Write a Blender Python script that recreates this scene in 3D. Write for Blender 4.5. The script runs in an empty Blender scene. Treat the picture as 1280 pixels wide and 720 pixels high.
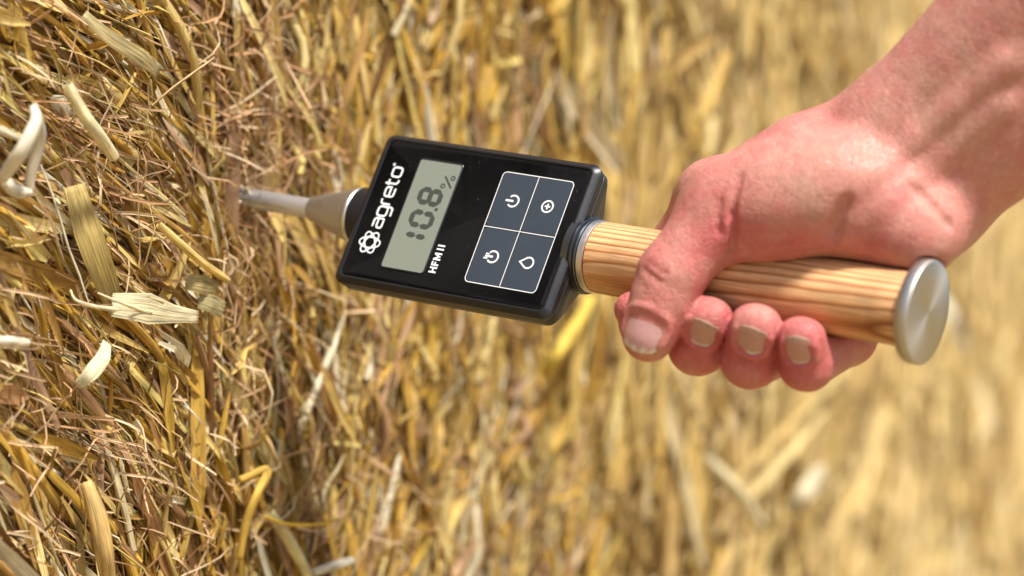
import bpy, bmesh, math, random
import numpy as np
from mathutils import Vector, Matrix

SC = bpy.context.scene
COL = SC.collection
rng = np.random.default_rng(23)
random.seed(7)
R = math.radians

# ------------------------------------------------------------------ camera, world, sun, exposure
CAM_D = 1.1
cam = bpy.data.cameras.new('camera')
cam.lens = 100; cam.sensor_width = 36
cam.clip_start = 0.02; cam.clip_end = 2000
cam.dof.use_dof = True
cam.dof.focus_distance = 1.086
cam.dof.aperture_fstop = 4.8
camo = bpy.data.objects.new('camera', cam); COL.objects.link(camo)
camo.location = (0, -CAM_D, 0); camo.rotation_euler = (R(90), 0, 0)
SC.camera = camo

SUN_DIR = Vector((0.30, -0.42, 0.86)).normalized()
SUN_EL = math.asin(SUN_DIR.z); SUN_ROT = math.atan2(SUN_DIR.x, SUN_DIR.y)
w = bpy.data.worlds.new('World'); SC.world = w; w.use_nodes = True
nt = w.node_tree
bg = nt.nodes['Background']; bg.inputs['Strength'].default_value = 0.068
sky = nt.nodes.new('ShaderNodeTexSky'); sky.sky_type = 'NISHITA'; sky.sun_disc = False
sky.sun_elevation = SUN_EL; sky.sun_rotation = SUN_ROT; sky.dust_density = 2.5
nt.links.new(sky.outputs[0], bg.inputs['Color'])
sl = bpy.data.lights.new('sun', 'SUN'); sl.energy = 3.0; sl.angle = R(8); sl.color = (1, .95, .87)
so = bpy.data.objects.new('sun', sl); COL.objects.link(so)
so.rotation_euler = SUN_DIR.to_track_quat('Z', 'Y').to_euler()
SC.view_settings.view_transform = 'Standard'; SC.view_settings.look = 'None'
SC.view_settings.exposure = 1.15; SC.view_settings.gamma = 1
SC.render.engine = 'CYCLES'

FPX = 100 / 36 * 1280
def proj(P):
    P = np.asarray(P, float); d = P[..., 1] + CAM_D
    return np.stack([640 + FPX * P[..., 0] / d, 360 - FPX * P[..., 2] / d], -1)
def at(px, py, y):
    d = y + CAM_D
    return np.array([(px - 640) / FPX * d, y, -(py - 360) / FPX * d])

# frame of the moisture meter (found from the photograph's perspective)
MA = np.array([0.84511, -0.51293, -0.15063])      # along the handle, probe -> end cap
MB_ = np.array([0.32894, 0.27683, 0.90286])       # up across the face
MN = np.array([-0.4214, -0.81257, 0.40267])       # face normal
MC = np.array([-0.01855, 0.0, 0.02541])           # centre of the face
AX0 = MC - MN * 0.01363                           # a point on the handle axis
def axis(A): return AX0 + MA * A
HF = np.array([0, -1.0, 0]) - MA * np.dot(np.array([0, -1.0, 0]), MA); HF /= np.linalg.norm(HF)
HW = np.cross(HF, MA); HW /= np.linalg.norm(HW)
if HW[2] < 0: HW = -HW
def A_at(px):
    lo, hi = -.2, .4
    for _ in range(50):
        m = (lo + hi) / 2
        if proj(axis(m))[0] < px: lo = m
        else: hi = m
    return lo
def hp(px, Rr, phi):                              # a point round the handle axis (metres)
    p = R(phi)
    return axis(A_at(px)) + Rr * (math.cos(p) * HF + math.sin(p) * HW)

# ------------------------------------------------------------------ helpers
def mesh_np(name, verts, faces, smooth=True):
    """verts (n,3), faces (m,4) or (m,3) arrays -> mesh, fast"""
    me = bpy.data.meshes.new(name)
    verts = np.ascontiguousarray(verts, np.float32); faces = np.ascontiguousarray(faces, np.int32)
    k = faces.shape[1]
    me.vertices.add(len(verts)); me.vertices.foreach_set('co', verts.ravel())
    me.loops.add(faces.size); me.loops.foreach_set('vertex_index', faces.ravel())
    me.polygons.add(len(faces))
    me.polygons.foreach_set('loop_start', np.arange(0, faces.size, k, dtype=np.int32))
    me.polygons.foreach_set('loop_total', np.full(len(faces), k, np.int32))
    me.polygons.foreach_set('use_smooth', np.full(len(faces), smooth, bool))
    me.update(calc_edges=True); me.validate()
    return me
def attr(me, name, typ, data):
    a = me.attributes.new(name, typ, 'POINT')
    key = {'FLOAT': 'value', 'FLOAT_VECTOR': 'vector', 'FLOAT_COLOR': 'color'}[typ]
    a.data.foreach_set(key, np.ascontiguousarray(data, np.float32).ravel())
def link(name, me, mat=None, parent=None):
    o = bpy.data.objects.new(name, me); COL.objects.link(o)
    if mat and not me.materials: me.materials.append(mat)
    if parent: o.parent = parent
    return o
def tag(o, label=None, cat=None, group=None, kind=None):
    for k, v in (('label', label), ('category', cat), ('group', group), ('kind', kind)):
        if v: o[k] = v
    return o
def bm_link(name, bm, mat, parent=None, angle=35):
    bmesh.ops.recalc_face_normals(bm, faces=bm.faces)
    me = bpy.data.meshes.new(name); bm.to_mesh(me); bm.free()
    for p in me.polygons: p.use_smooth = True
    me.set_sharp_from_angle(angle=R(angle))
    return link(name, me, mat, parent)

# ------------------------------------------------------------------ materials
def new_mat(name):
    m = bpy.data.materials.new(name); m.use_nodes = True
    return m, m.node_tree, m.node_tree.nodes['Principled BSDF']
def N(t, typ, **kw):
    n = t.nodes.new(typ)
    for k, v in kw.items():
        if k.startswith('i_'):
            n.inputs[int(k[2:]) if k[2:].isdigit() else k[2:]].default_value = v
        else: setattr(n, k, v)
    return n
def ramp(t, stops):
    n = t.nodes.new('ShaderNodeValToRGB'); e = n.color_ramp.elements
    while len(e) < len(stops): e.new(.5)
    for el, (p, c) in zip(e, stops): el.position = p; el.color = (*c, 1)
    return n
def simple(name, col, rough=.5, metal=0., bump=None, spec=.5, vary=0.):
    m, t, b = new_mat(name)
    b.inputs['Base Color'].default_value = (*col, 1); b.inputs['Roughness'].default_value = rough
    b.inputs['Metallic'].default_value = metal; b.inputs['Specular IOR Level'].default_value = spec
    tc = N(t, 'ShaderNodeTexCoord')
    if bump:
        nz = N(t, 'ShaderNodeTexNoise'); nz.inputs['Scale'].default_value = bump[0]; nz.inputs['Detail'].default_value = 4
        t.links.new(tc.outputs['Object'], nz.inputs['Vector'])
        bp = N(t, 'ShaderNodeBump'); bp.inputs['Strength'].default_value = bump[1]; bp.inputs['Distance'].default_value = .0004
        t.links.new(nz.outputs[0], bp.inputs['Height']); t.links.new(bp.outputs[0], b.inputs['Normal'])
    if vary:
        nz = N(t, 'ShaderNodeTexNoise'); nz.inputs['Scale'].default_value = 60; nz.inputs['Detail'].default_value = 6
        t.links.new(tc.outputs['Object'], nz.inputs['Vector'])
        mr = N(t, 'ShaderNodeMapRange'); mr.inputs[3].default_value = rough - vary; mr.inputs[4].default_value = rough + vary
        t.links.new(nz.outputs[0], mr.inputs[0]); t.links.new(mr.outputs[0], b.inputs['Roughness'])
    return m

def straw_material(name='straw'):
    m, t, b = new_mat(name)
    at_ = N(t, 'ShaderNodeAttribute', attribute_name='tint')
    su = N(t, 'ShaderNodeAttribute', attribute_name='suv')
    mp = N(t, 'ShaderNodeMapping'); mp.inputs['Scale'].default_value = (2600, 45, 40)
    t.links.new(su.outputs['Vector'], mp.inputs['Vector'])
    n1 = N(t, 'ShaderNodeTexNoise'); n1.inputs['Scale'].default_value = 1; n1.inputs['Detail'].default_value = 3
    t.links.new(mp.outputs[0], n1.inputs['Vector'])
    mp2 = N(t, 'ShaderNodeMapping'); mp2.inputs['Scale'].default_value = (300, 60, 40)
    t.links.new(su.outputs['Vector'], mp2.inputs['Vector'])
    n2 = N(t, 'ShaderNodeTexNoise'); n2.inputs['Scale'].default_value = 1; n2.inputs['Detail'].default_value = 4
    t.links.new(mp2.outputs[0], n2.inputs['Vector'])
    r1 = N(t, 'ShaderNodeMapRange'); r1.inputs[1].default_value = .3; r1.inputs[2].default_value = .7
    r1.inputs[3].default_value = .5; r1.inputs[4].default_value = 1.36
    t.links.new(n1.outputs[0], r1.inputs[0])
    r2 = N(t, 'ShaderNodeMapRange'); r2.inputs[1].default_value = .3; r2.inputs[2].default_value = .7
    r2.inputs[3].default_value = .7; r2.inputs[4].default_value = 1.2
    t.links.new(n2.outputs[0], r2.inputs[0])
    mu = N(t, 'ShaderNodeMath', operation='MULTIPLY'); t.links.new(r1.outputs[0], mu.inputs[0]); t.links.new(r2.outputs[0], mu.inputs[1])
    mx = N(t, 'ShaderNodeVectorMath', operation='SCALE')
    t.links.new(at_.outputs['Color'], mx.inputs[0]); t.links.new(mu.outputs[0], mx.inputs['Scale'])
    t.links.new(mx.outputs[0], b.inputs['Base Color'])
    b.inputs['Roughness'].default_value = .6; b.inputs['Specular IOR Level'].default_value = .28
    bp = N(t, 'ShaderNodeBump'); bp.inputs['Strength'].default_value = .5; bp.inputs['Distance'].default_value = .0004
    t.links.new(n1.outputs[0], bp.inputs['Height']); t.links.new(bp.outputs[0], b.inputs['Normal'])
    tr = N(t, 'ShaderNodeBsdfTranslucent'); t.links.new(mx.outputs[0], tr.inputs['Color'])
    ms = N(t, 'ShaderNodeMixShader'); ms.inputs[0].default_value = .22
    t.links.new(b.outputs[0], ms.inputs[1]); t.links.new(tr.outputs[0], ms.inputs[2])
    t.links.new(ms.outputs[0], t.nodes['Material Output'].inputs['Surface'])
    return m
M_STRAW = straw_material()

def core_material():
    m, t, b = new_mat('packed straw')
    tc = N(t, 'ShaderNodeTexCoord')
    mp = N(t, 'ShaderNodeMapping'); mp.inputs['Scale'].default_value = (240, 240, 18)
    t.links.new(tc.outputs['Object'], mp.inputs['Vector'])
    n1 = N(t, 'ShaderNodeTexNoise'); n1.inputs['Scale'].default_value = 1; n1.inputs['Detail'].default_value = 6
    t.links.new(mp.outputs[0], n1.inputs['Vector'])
    r = ramp(t, [(.35, (.05, .028, .010)), (.55, (.20, .12, .04)), (.75, (.40, .27, .10))])  # dark browns paint in the shade of the gaps between straws
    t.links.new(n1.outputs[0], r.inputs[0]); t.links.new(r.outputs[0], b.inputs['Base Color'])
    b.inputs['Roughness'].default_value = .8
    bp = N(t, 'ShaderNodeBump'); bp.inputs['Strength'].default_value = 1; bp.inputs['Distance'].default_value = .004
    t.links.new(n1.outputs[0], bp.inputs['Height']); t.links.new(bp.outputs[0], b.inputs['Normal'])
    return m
M_CORE = core_material()

def ground_material():
    m, t, b = new_mat('stubble field')
    tc = N(t, 'ShaderNodeTexCoord')
    n1 = N(t, 'ShaderNodeTexNoise'); n1.inputs['Scale'].default_value = 40; n1.inputs['Detail'].default_value = 8
    n2 = N(t, 'ShaderNodeTexNoise'); n2.inputs['Scale'].default_value = .6; n2.inputs['Detail'].default_value = 5
    t.links.new(tc.outputs['Object'], n1.inputs['Vector']); t.links.new(tc.outputs['Object'], n2.inputs['Vector'])
    mx = N(t, 'ShaderNodeMath', operation='MULTIPLY_ADD'); mx.inputs[1].default_value = .7
    mz = N(t, 'ShaderNodeMath', operation='MULTIPLY'); mz.inputs[1].default_value = .3
    t.links.new(n1.outputs[0], mx.inputs[0]); t.links.new(n2.outputs[0], mz.inputs[0]); t.links.new(mz.outputs[0], mx.inputs[2])
    r = ramp(t, [(.3, (.10, .065, .03)), (.5, (.34, .24, .10)), (.7, (.52, .40, .18))])
    t.links.new(mx.outputs[0], r.inputs[0]); t.links.new(r.outputs[0], b.inputs['Base Color'])
    b.inputs['Roughness'].default_value = .9
    bp = N(t, 'ShaderNodeBump'); bp.inputs['Distance'].default_value = .03
    t.links.new(n1.outputs[0], bp.inputs['Height']); t.links.new(bp.outputs[0], b.inputs['Normal'])
    return m

def wood_material():
    m, t, b = new_mat('larch wood')
    tc = N(t, 'ShaderNodeTexCoord')
    # growth rings: distance from a pith line almost parallel to the handle (object X is the handle axis)
    mp = N(t, 'ShaderNodeMapping'); mp.inputs['Location'].default_value = (0, -.030, .022); mp.inputs['Rotation'].default_value = (0, R(1.2), R(-2.2))
    t.links.new(tc.outputs['Object'], mp.inputs['Vector'])
    wob = N(t, 'ShaderNodeTexNoise'); wob.inputs['Scale'].default_value = 28; wob.inputs['Detail'].default_value = 3
    ms = N(t, 'ShaderNodeMapping'); ms.inputs['Scale'].default_value = (.22, 1, 1)
    t.links.new(tc.outputs['Object'], ms.inputs['Vector']); t.links.new(ms.outputs[0], wob.inputs['Vector'])
    sep = N(t, 'ShaderNodeSeparateXYZ'); t.links.new(mp.outputs[0], sep.inputs[0])
    cmb = N(t, 'ShaderNodeCombineXYZ'); t.links.new(sep.outputs[1], cmb.inputs[1]); t.links.new(sep.outputs[2], cmb.inputs[2])
    ln = N(t, 'ShaderNodeVectorMath', operation='LENGTH'); t.links.new(cmb.outputs[0], ln.inputs[0])
    ma = N(t, 'ShaderNodeMath', operation='MULTIPLY_ADD'); ma.inputs[1].default_value = .0085
    t.links.new(wob.outputs[0], ma.inputs[0]); t.links.new(ln.outputs['Value'], ma.inputs[2])
    mu = N(t, 'ShaderNodeMath', operation='MULTIPLY'); mu.inputs[1].default_value = 430
    t.links.new(ma.outputs[0], mu.inputs[0])
    fr = N(t, 'ShaderNodeMath', operation='FRACT'); t.links.new(mu.outputs[0], fr.inputs[0])
    r = ramp(t, [(0, (.79, .49, .25)), (.45, (.74, .42, .20)), (.68, (.58, .27, .10)), (.83, (.29, .10, .034)), (.92, (.62, .33, .15)), (1, (.79, .49, .25))])
    t.links.new(fr.outputs[0], r.inputs[0])
    # fine pores along the grain
    mp3 = N(t, 'ShaderNodeMapping'); mp3.inputs['Scale'].default_value = (60, 1500, 1500)
    t.links.new(tc.outputs['Object'], mp3.inputs['Vector'])
    n3 = N(t, 'ShaderNodeTexNoise'); n3.inputs['Scale'].default_value = 1; n3.inputs['Detail'].default_value = 3
    t.links.new(mp3.outputs[0], n3.inputs['Vector'])
    r3 = N(t, 'ShaderNodeMapRange'); r3.inputs[1].default_value = .35; r3.inputs[2].default_value = .65; r3.inputs[3].default_value = .78; r3.inputs[4].default_value = 1.14
    t.links.new(n3.outputs[0], r3.inputs[0])
    sc = N(t, 'ShaderNodeVectorMath', operation='SCALE'); t.links.new(r.outputs[0], sc.inputs[0]); t.links.new(r3.outputs[0], sc.inputs['Scale'])
    t.links.new(sc.outputs[0], b.inputs['Base Color'])
    n4 = N(t, 'ShaderNodeTexNoise'); n4.inputs['Scale'].default_value = 55; n4.inputs['Detail'].default_value = 7      # hand grime
    t.links.new(tc.outputs['Object'], n4.inputs['Vector'])
    r4 = N(t, 'ShaderNodeMapRange'); r4.inputs[1].default_value = .35; r4.inputs[2].default_value = .6; r4.inputs[3].default_value = .80; r4.inputs[4].default_value = 1.03
    t.links.new(n4.outputs[0], r4.inputs[0])
    s4 = N(t, 'ShaderNodeVectorMath', operation='SCALE'); t.links.new(sc.outputs[0], s4.inputs[0]); t.links.new(r4.outputs[0], s4.inputs['Scale'])
    t.links.new(s4.outputs[0], b.inputs['Base Color'])
    b.inputs['Roughness'].default_value = .5; b.inputs['Specular IOR Level'].default_value = .35
    bp = N(t, 'ShaderNodeBump'); bp.inputs['Strength'].default_value = .35; bp.inputs['Distance'].default_value = .0003
    t.links.new(n3.outputs[0], bp.inputs['Height']); t.links.new(bp.outputs[0], b.inputs['Normal'])
    return m

def brushed_metal(name, col, rough, turned=False):
    m, t, b = new_mat(name)
    b.inputs['Base Color'].default_value = (*col, 1); b.inputs['Metallic'].default_value = 1
    tc = N(t, 'ShaderNodeTexCoord')
    if turned:   # lathe marks: noise over the radius
        sep = N(t, 'ShaderNodeSeparateXYZ'); t.links.new(tc.outputs['Object'], sep.inputs[0])
        c = N(t, 'ShaderNodeCombineXYZ'); t.links.new(sep.outputs[1], c.inputs[1]); t.links.new(sep.outputs[2], c.inputs[2])
        ln = N(t, 'ShaderNodeVectorMath', operation='LENGTH'); t.links.new(c.outputs[0], ln.inputs[0])
        cc = N(t, 'ShaderNodeCombineXYZ'); t.links.new(ln.outputs['Value'], cc.inputs[0]); t.links.new(sep.outputs[0], cc.inputs[1])
        vec = cc.outputs[0]; scl = 2600
    else:
        vec = tc.outputs['Object']; scl = 350
    nz = N(t, 'ShaderNodeTexNoise'); nz.inputs['Scale'].default_value = scl; nz.inputs['Detail'].default_value = 3
    t.links.new(vec, nz.inputs['Vector'])
    mr = N(t, 'ShaderNodeMapRange'); mr.inputs[3].default_value = rough - .08; mr.inputs[4].default_value = rough + .1
    t.links.new(nz.outputs[0], mr.inputs[0]); t.links.new(mr.outputs[0], b.inputs['Roughness'])
    bp = N(t, 'ShaderNodeBump'); bp.inputs['Strength'].default_value = .12; bp.inputs['Distance'].default_value = .0002
    t.links.new(nz.outputs[0], bp.inputs['Height']); t.links.new(bp.outputs[0], b.inputs['Normal'])
    if turned:
        b.inputs['Anisotropic'].default_value = .6
        tg = N(t, 'ShaderNodeTangent', direction_type='RADIAL', axis='X'); t.links.new(tg.outputs[0], b.inputs['Tangent'])
    return m

def skin_material():
    m, t, b = new_mat('skin')
    tc = N(t, 'ShaderNodeTexCoord')
    red = N(t, 'ShaderNodeAttribute', attribute_name='redness')
    n1 = N(t, 'ShaderNodeTexNoise'); n1.inputs['Scale'].default_value = 75; n1.inputs['Detail'].default_value = 6; n1.inputs['Roughness'].default_value = .6
    t.links.new(tc.outputs['Object'], n1.inputs['Vector'])
    ad = N(t, 'ShaderNodeMath', operation='MULTIPLY_ADD'); ad.inputs[1].default_value = 1.05; ad.inputs[2].default_value = -.30
    t.links.new(n1.outputs[0], ad.inputs[0])
    ad2 = N(t, 'ShaderNodeMath', operation='ADD', use_clamp=True); t.links.new(ad.outputs[0], ad2.inputs[0]); t.links.new(red.outputs['Fac'], ad2.inputs[1])
    r = ramp(t, [(0, (.58, .32, .245)), (.3, (.60, .265, .215)), (.65, (.57, .16, .15)), (1, (.50, .09, .10))])
    t.links.new(ad2.outputs[0], r.inputs[0])
    # pores and freckles
    n2 = N(t, 'ShaderNodeTexNoise'); n2.inputs['Scale'].default_value = 420; n2.inputs['Detail'].default_value = 5
    t.links.new(tc.outputs['Object'], n2.inputs['Vector'])
    r2 = N(t, 'ShaderNodeMapRange'); r2.inputs[1].default_value = .3; r2.inputs[2].default_value = .7; r2.inputs[3].default_value = .90; r2.inputs[4].default_value = 1.07
    t.links.new(n2.outputs[0], r2.inputs[0])
    sc = N(t, 'ShaderNodeVectorMath', operation='SCALE'); t.links.new(r.outputs[0], sc.inputs[0]); t.links.new(r2.outputs[0], sc.inputs['Scale'])
    t.links.new(sc.outputs[0], b.inputs['Base Color'])
    b.inputs['Subsurface Weight'].default_value = .35
    b.inputs['Subsurface Radius'].default_value = (1, .32, .18); b.inputs['Subsurface Scale'].default_value = .0035
    b.inputs['Specular IOR Level'].default_value = .42
    mr = N(t, 'ShaderNodeMapRange'); mr.inputs[3].default_value = .38; mr.inputs[4].default_value = .58
    t.links.new(n2.outputs[0], mr.inputs[0]); t.links.new(mr.outputs[0], b.inputs['Roughness'])
    vo = N(t, 'ShaderNodeTexVoronoi', feature='DISTANCE_TO_EDGE'); vo.inputs['Scale'].default_value = 700
    wn = N(t, 'ShaderNodeTexNoise'); wn.inputs['Scale'].default_value = 130; wn.inputs['Detail'].default_value = 7
    dm = N(t, 'ShaderNodeVectorMath', operation='ADD'); ds = N(t, 'ShaderNodeVectorMath', operation='SCALE'); ds.inputs['Scale'].default_value = .004
    t.links.new(tc.outputs['Object'], wn.inputs['Vector']); t.links.new(wn.outputs['Color'], ds.inputs[0])
    t.links.new(tc.outputs['Object'], dm.inputs[0]); t.links.new(ds.outputs[0], dm.inputs[1]); t.links.new(dm.outputs[0], vo.inputs['Vector'])
    vc = N(t, 'ShaderNodeMath', operation='MINIMUM'); vc.inputs[1].default_value = .12; t.links.new(vo.outputs['Distance'], vc.inputs[0])
    b1 = N(t, 'ShaderNodeBump'); b1.inputs['Strength'].default_value = .8; b1.inputs['Distance'].default_value = .0022
    t.links.new(vc.outputs[0], b1.inputs['Height'])
    b2 = N(t, 'ShaderNodeBump'); b2.inputs['Strength'].default_value = .5; b2.inputs['Distance'].default_value = .0022
    t.links.new(wn.outputs[0], b2.inputs['Height']); t.links.new(b1.outputs[0], b2.inputs['Normal'])
    t.links.new(b2.outputs[0], b.inputs['Normal'])
    return m

def nail_material():
    m, t, b = new_mat('fingernail')
    a = N(t, 'ShaderNodeAttribute', attribute_name='tint')
    tc = N(t, 'ShaderNodeTexCoord')
    n2 = N(t, 'ShaderNodeTexNoise'); n2.inputs['Scale'].default_value = 500; n2.inputs['Detail'].default_value = 4
    t.links.new(tc.outputs['Object'], n2.inputs['Vector'])
    r2 = N(t, 'ShaderNodeMapRange'); r2.inputs[1].default_value = .3; r2.inputs[2].default_value = .7; r2.inputs[3].default_value = .95; r2.inputs[4].default_value = 1.04
    t.links.new(n2.outputs[0], r2.inputs[0])
    sc = N(t, 'ShaderNodeVectorMath', operation='SCALE'); t.links.new(a.outputs['Color'], sc.inputs[0]); t.links.new(r2.outputs[0], sc.inputs['Scale'])
    t.links.new(sc.outputs[0], b.inputs['Base Color'])
    b.inputs['Roughness'].default_value = .25; b.inputs['Subsurface Weight'].default_value = .35; b.inputs['Subsurface Radius'].default_value = (1, .32, .2); b.inputs['Subsurface Scale'].default_value = .003
    return m

# ------------------------------------------------------------------ ground
bm = bmesh.new(); bmesh.ops.create_grid(bm, x_segments=40, y_segments=40, size=600)
g = bm_link('ground', bm, ground_material()); g.location = (0, 0, -.62); tag(g, kind='structure')

# ------------------------------------------------------------------ the bale face
BN = np.array([MA[0], MA[1], 0]); BN /= np.linalg.norm(BN)        # outward normal of the pressed face
BU = np.array([-BN[1], BN[0], 0])                                  # along the face, to the right and away
BZ = np.array([0, 0, 1.0])
B0 = axis(-.112)                                                   # where the probe enters
def curve(u): return -.13 * np.maximum(np.asarray(u) - .26, 0) ** 2      # the face bulges away to the right
def bale_pt(u, v, h):
    h = h + curve(u)
    return B0 + np.multiply.outer(u, BU) + np.multiply.outer(v, BZ) + np.multiply.outer(h, BN)
CAMP = np.array([0, -CAM_D, 0])
def on_bale(px, py, h=0.):
    d = np.array([(px - 640) / FPX, 1, -(py - 360) / FPX]); u_ = 0
    for _ in range(12):
        o = B0 + BN * (h + curve(u_))
        tt = ((o - CAMP) @ BN) / (d @ BN); q = CAMP + tt * d - B0; u_ = q @ BU
    return u_, q[2]
_ph = rng.uniform(0, 6.28, (14, 3)); _fr = rng.uniform(-1, 1, (14, 2)) * np.array([55, 26]); _am = rng.uniform(.3, 1, 14)
def relief(u, v):
    u = np.asarray(u, float); v = np.asarray(v, float); s = 0 * u
    for (p, q, _), (a, c), m in zip(_ph, _fr, _am): s = s + m * np.sin(a * u + p + 1.3 * np.sin(c * v + q)) * np.cos(c * v * .7 + q)
    return .0016 * s - .010 * np.exp(-((u - .004) ** 2 + (v * .9) ** 2) / .016 ** 2)
ANG_X = [-150, 0, 100, 200, 300, 400, 500, 700, 1300]
ANG = np.array([[58, 52, 46, 36, 20, 8, 2, 0, 0],        # top of the picture
                [50, 42, 36, 27, 14, 4, -2, -4, -4],
                [40, 30, 20, 10, 4, -3, -8, -12, -16]], float)
def field(px, py):
    cols = [np.interp(px, ANG_X, ANG[i]) for i in range(3)]
    tt = np.clip(py / 720, -.2, 1.2) * 2
    return np.where(tt < 1, cols[0] + (cols[1] - cols[0]) * tt, cols[1] + (cols[2] - cols[1]) * (tt - 1))

PAL = np.array([[.66, .41, .080], [.71, .48, .12], [.55, .32, .060], [.74, .54, .19], [.42, .24, .06], [.60, .42, .13], [.66, .41, .065]])
PALE = np.array([[.80, .68, .40], [.84, .76, .55], [.78, .62, .26], [.76, .60, .20]])
BRN = np.array([[.36, .19, .075], [.42, .24, .11], [.28, .14, .05], [.48, .30, .17]])
def tints(n, wp=.10, wb=.25):
    c = PAL[rng.integers(0, len(PAL), n)].copy()
    r = rng.random(n)
    a = r < wp; c[a] = PALE[rng.integers(0, len(PALE), a.sum())]
    a = r > 1 - wb; c[a] = BRN[rng.integers(0, len(BRN), a.sum())]
    return c * rng.uniform(.72, 1.12, (n, 1))

def sweep(path, side, up, width, thick, profile):
    """path (n,S,3); side/up (n,S,3); width/thick (n,S); profile list of (x,y), closed if first==last.
       returns verts (n,S,m,3), m, closed"""
    pr = np.array(profile, float); closed = np.allclose(pr[0], pr[-1])
    if closed: pr = pr[:-1]
    V = path[:, :, None, :] + (width[:, :, None] * pr[:, 0])[..., None] * side[:, :, None, :] + (thick[:, :, None] * pr[:, 1])[..., None] * up[:, :, None, :]
    return V, len(pr), closed
def strand_faces(n, S, m, closed):
    i = np.arange(S - 1)[:, None]; j = np.arange(m if closed else m - 1)[None, :]; j2 = (j + 1) % m
    f = np.stack([i * m + j, i * m + j2, (i + 1) * m + j2, (i + 1) * m + j], -1).reshape(-1, 4)
    return (f[None] + (np.arange(n) * S * m)[:, None, None]).reshape(-1, 4)
TUBE = [(math.cos(a) * .5, math.sin(a) * .5) for a in np.linspace(0, 2 * math.pi, 7)]
HALF = [(-.5, -.25), (-.3, .12), (0, .25), (.3, .12), (.5, -.25)]
VEE = [(-.5, .2), (-.12, -.05), (.15, -.12), (.5, .25)]
TRI = [(math.cos(a) * .5, math.sin(a) * .5) for a in np.linspace(0, 2 * math.pi, 4)]

BATCH = []          # (verts (n,S,m,3), tint (n,3), across, along, m, closed)
def lay(u, v, h, psi, L, width, S, profile, tint, bend=.12, wob=.004, tilt=None, thick=None, taper=.0, curl=0., kink=.08):
    """strands lying in the bale face; psi is the angle from straight down, in the face"""
    n = len(u); s = np.linspace(-.5, .5, S)[None, :] * L[:, None]
    kb = rng.normal(0, bend, n)[:, None] / L[:, None] + (rng.normal(0, curl, n)[:, None] / L[:, None] if curl else 0)
    th = psi[:, None] + kb * s * 2
    if curl: th = th + rng.normal(0, curl * .4, (n, S)).cumsum(1) * .5
    kk = rng.random(n) < kink                              # some are snapped
    th = th + np.where(kk[:, None] & (np.arange(S)[None, :] >= rng.integers(2, S, n)[:, None]), rng.normal(0, .35, n)[:, None], 0)
    ds = L[:, None] / (S - 1)
    du = np.sin(th) * ds; dv = -np.cos(th) * ds
    U = du.cumsum(1); Vv = dv.cumsum(1)
    U += (u - U.mean(1))[:, None]; Vv += (v - Vv.mean(1))[:, None]
    tl = rng.normal(0, .05, n) if tilt is None else tilt
    H = h[:, None] + tl[:, None] * s + rng.normal(0, wob, n)[:, None] * np.sin(s / L[:, None] * 5 + rng.uniform(0, 6, n)[:, None])
    if curl: H = H + rng.normal(0, curl * .004, (n, S)).cumsum(1) * .6
    P = bale_pt(U, Vv, H + relief(U, Vv) * .9)
    T = np.gradient(P, axis=1); T /= np.linalg.norm(T, axis=2, keepdims=True) + 1e-12
    roll = rng.normal(0, .55, n)
    up0 = np.broadcast_to(BN, T.shape)
    sd = np.cross(T, up0); sd /= np.linalg.norm(sd, axis=2, keepdims=True) + 1e-9
    up = np.cross(sd, T)
    tw = roll[:, None] + rng.normal(0, .28, n)[:, None] * np.linspace(-1, 1, S)[None, :]
    c, q = np.cos(tw)[..., None], np.sin(tw)[..., None]
    side = sd * c + up * q; upv = up * c - sd * q
    wd = width[:, None] * (1 - taper * np.abs(np.linspace(-1, 1, S))[None, :] ** 3) * np.ones((n, S))
    wd = wd * np.ones((n, S)); wd[:, 0] *= rng.uniform(.2, 1, n); wd[:, -1] *= rng.uniform(.2, 1, n)     # torn ends
    tk = wd * (1 if thick is None else thick)
    V, m, cl = sweep(P, side, upv, wd, tk, profile)
    ac = np.linspace(0, 1, m)[None, None, :] * width[:, None, None] + rng.uniform(0, 9, n)[:, None, None] + np.zeros((n, S, m))
    al = np.linspace(0, 1, S)[None, :, None] * L[:, None, None] + rng.uniform(0, 9, n)[:, None, None] + np.zeros((n, S, m))
    BATCH.append((V, tint, ac, al, m, cl, width * L))

def scatter(n, u0, u1, v0, v1):
    return rng.uniform(u0, u1, n), rng.uniform(v0, v1, n)
def angles(u, v, jit):
    p = proj(bale_pt(u, v, np.zeros_like(u)))
    im = R(1) * (field(p[:, 0], p[:, 1]) + rng.normal(0, jit, len(u)))
    im = np.clip(im, -1.35, 1.35)
    return np.arctan(np.tan(im) / .47)
# near part of the face: layers from deep to shallow
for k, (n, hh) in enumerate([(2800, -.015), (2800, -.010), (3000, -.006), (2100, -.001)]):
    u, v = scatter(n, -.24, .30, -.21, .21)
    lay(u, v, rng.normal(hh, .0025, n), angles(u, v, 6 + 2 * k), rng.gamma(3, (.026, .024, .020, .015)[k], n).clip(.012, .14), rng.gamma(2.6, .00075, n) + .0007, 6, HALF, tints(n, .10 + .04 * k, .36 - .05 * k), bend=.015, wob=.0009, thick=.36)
    n = int(n * .6); u, v = scatter(n, -.24, .30, -.21, .21)
    lay(u, v, rng.normal(hh + .001, .003, n), angles(u, v, 8 + 3 * k), rng.uniform(.015, .08, n), rng.gamma(4, .0009, n) + .001, 6, VEE, tints(n, .2, .24), bend=.03, wob=.001, taper=.6, thick=.45)
n = 520; u, v = scatter(n, -.24, .30, -.21, .21)      # flat split ribbons on top
lay(u, v, rng.normal(-.003, .003, n), angles(u, v, 11), rng.uniform(.025, .10, n), rng.uniform(.0035, .0068, n), 7, VEE, tints(n, .22, .18), bend=.03, wob=.002, thick=.3)
n = 380; u, v = scatter(n, -.24, .30, -.21, .21)
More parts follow.
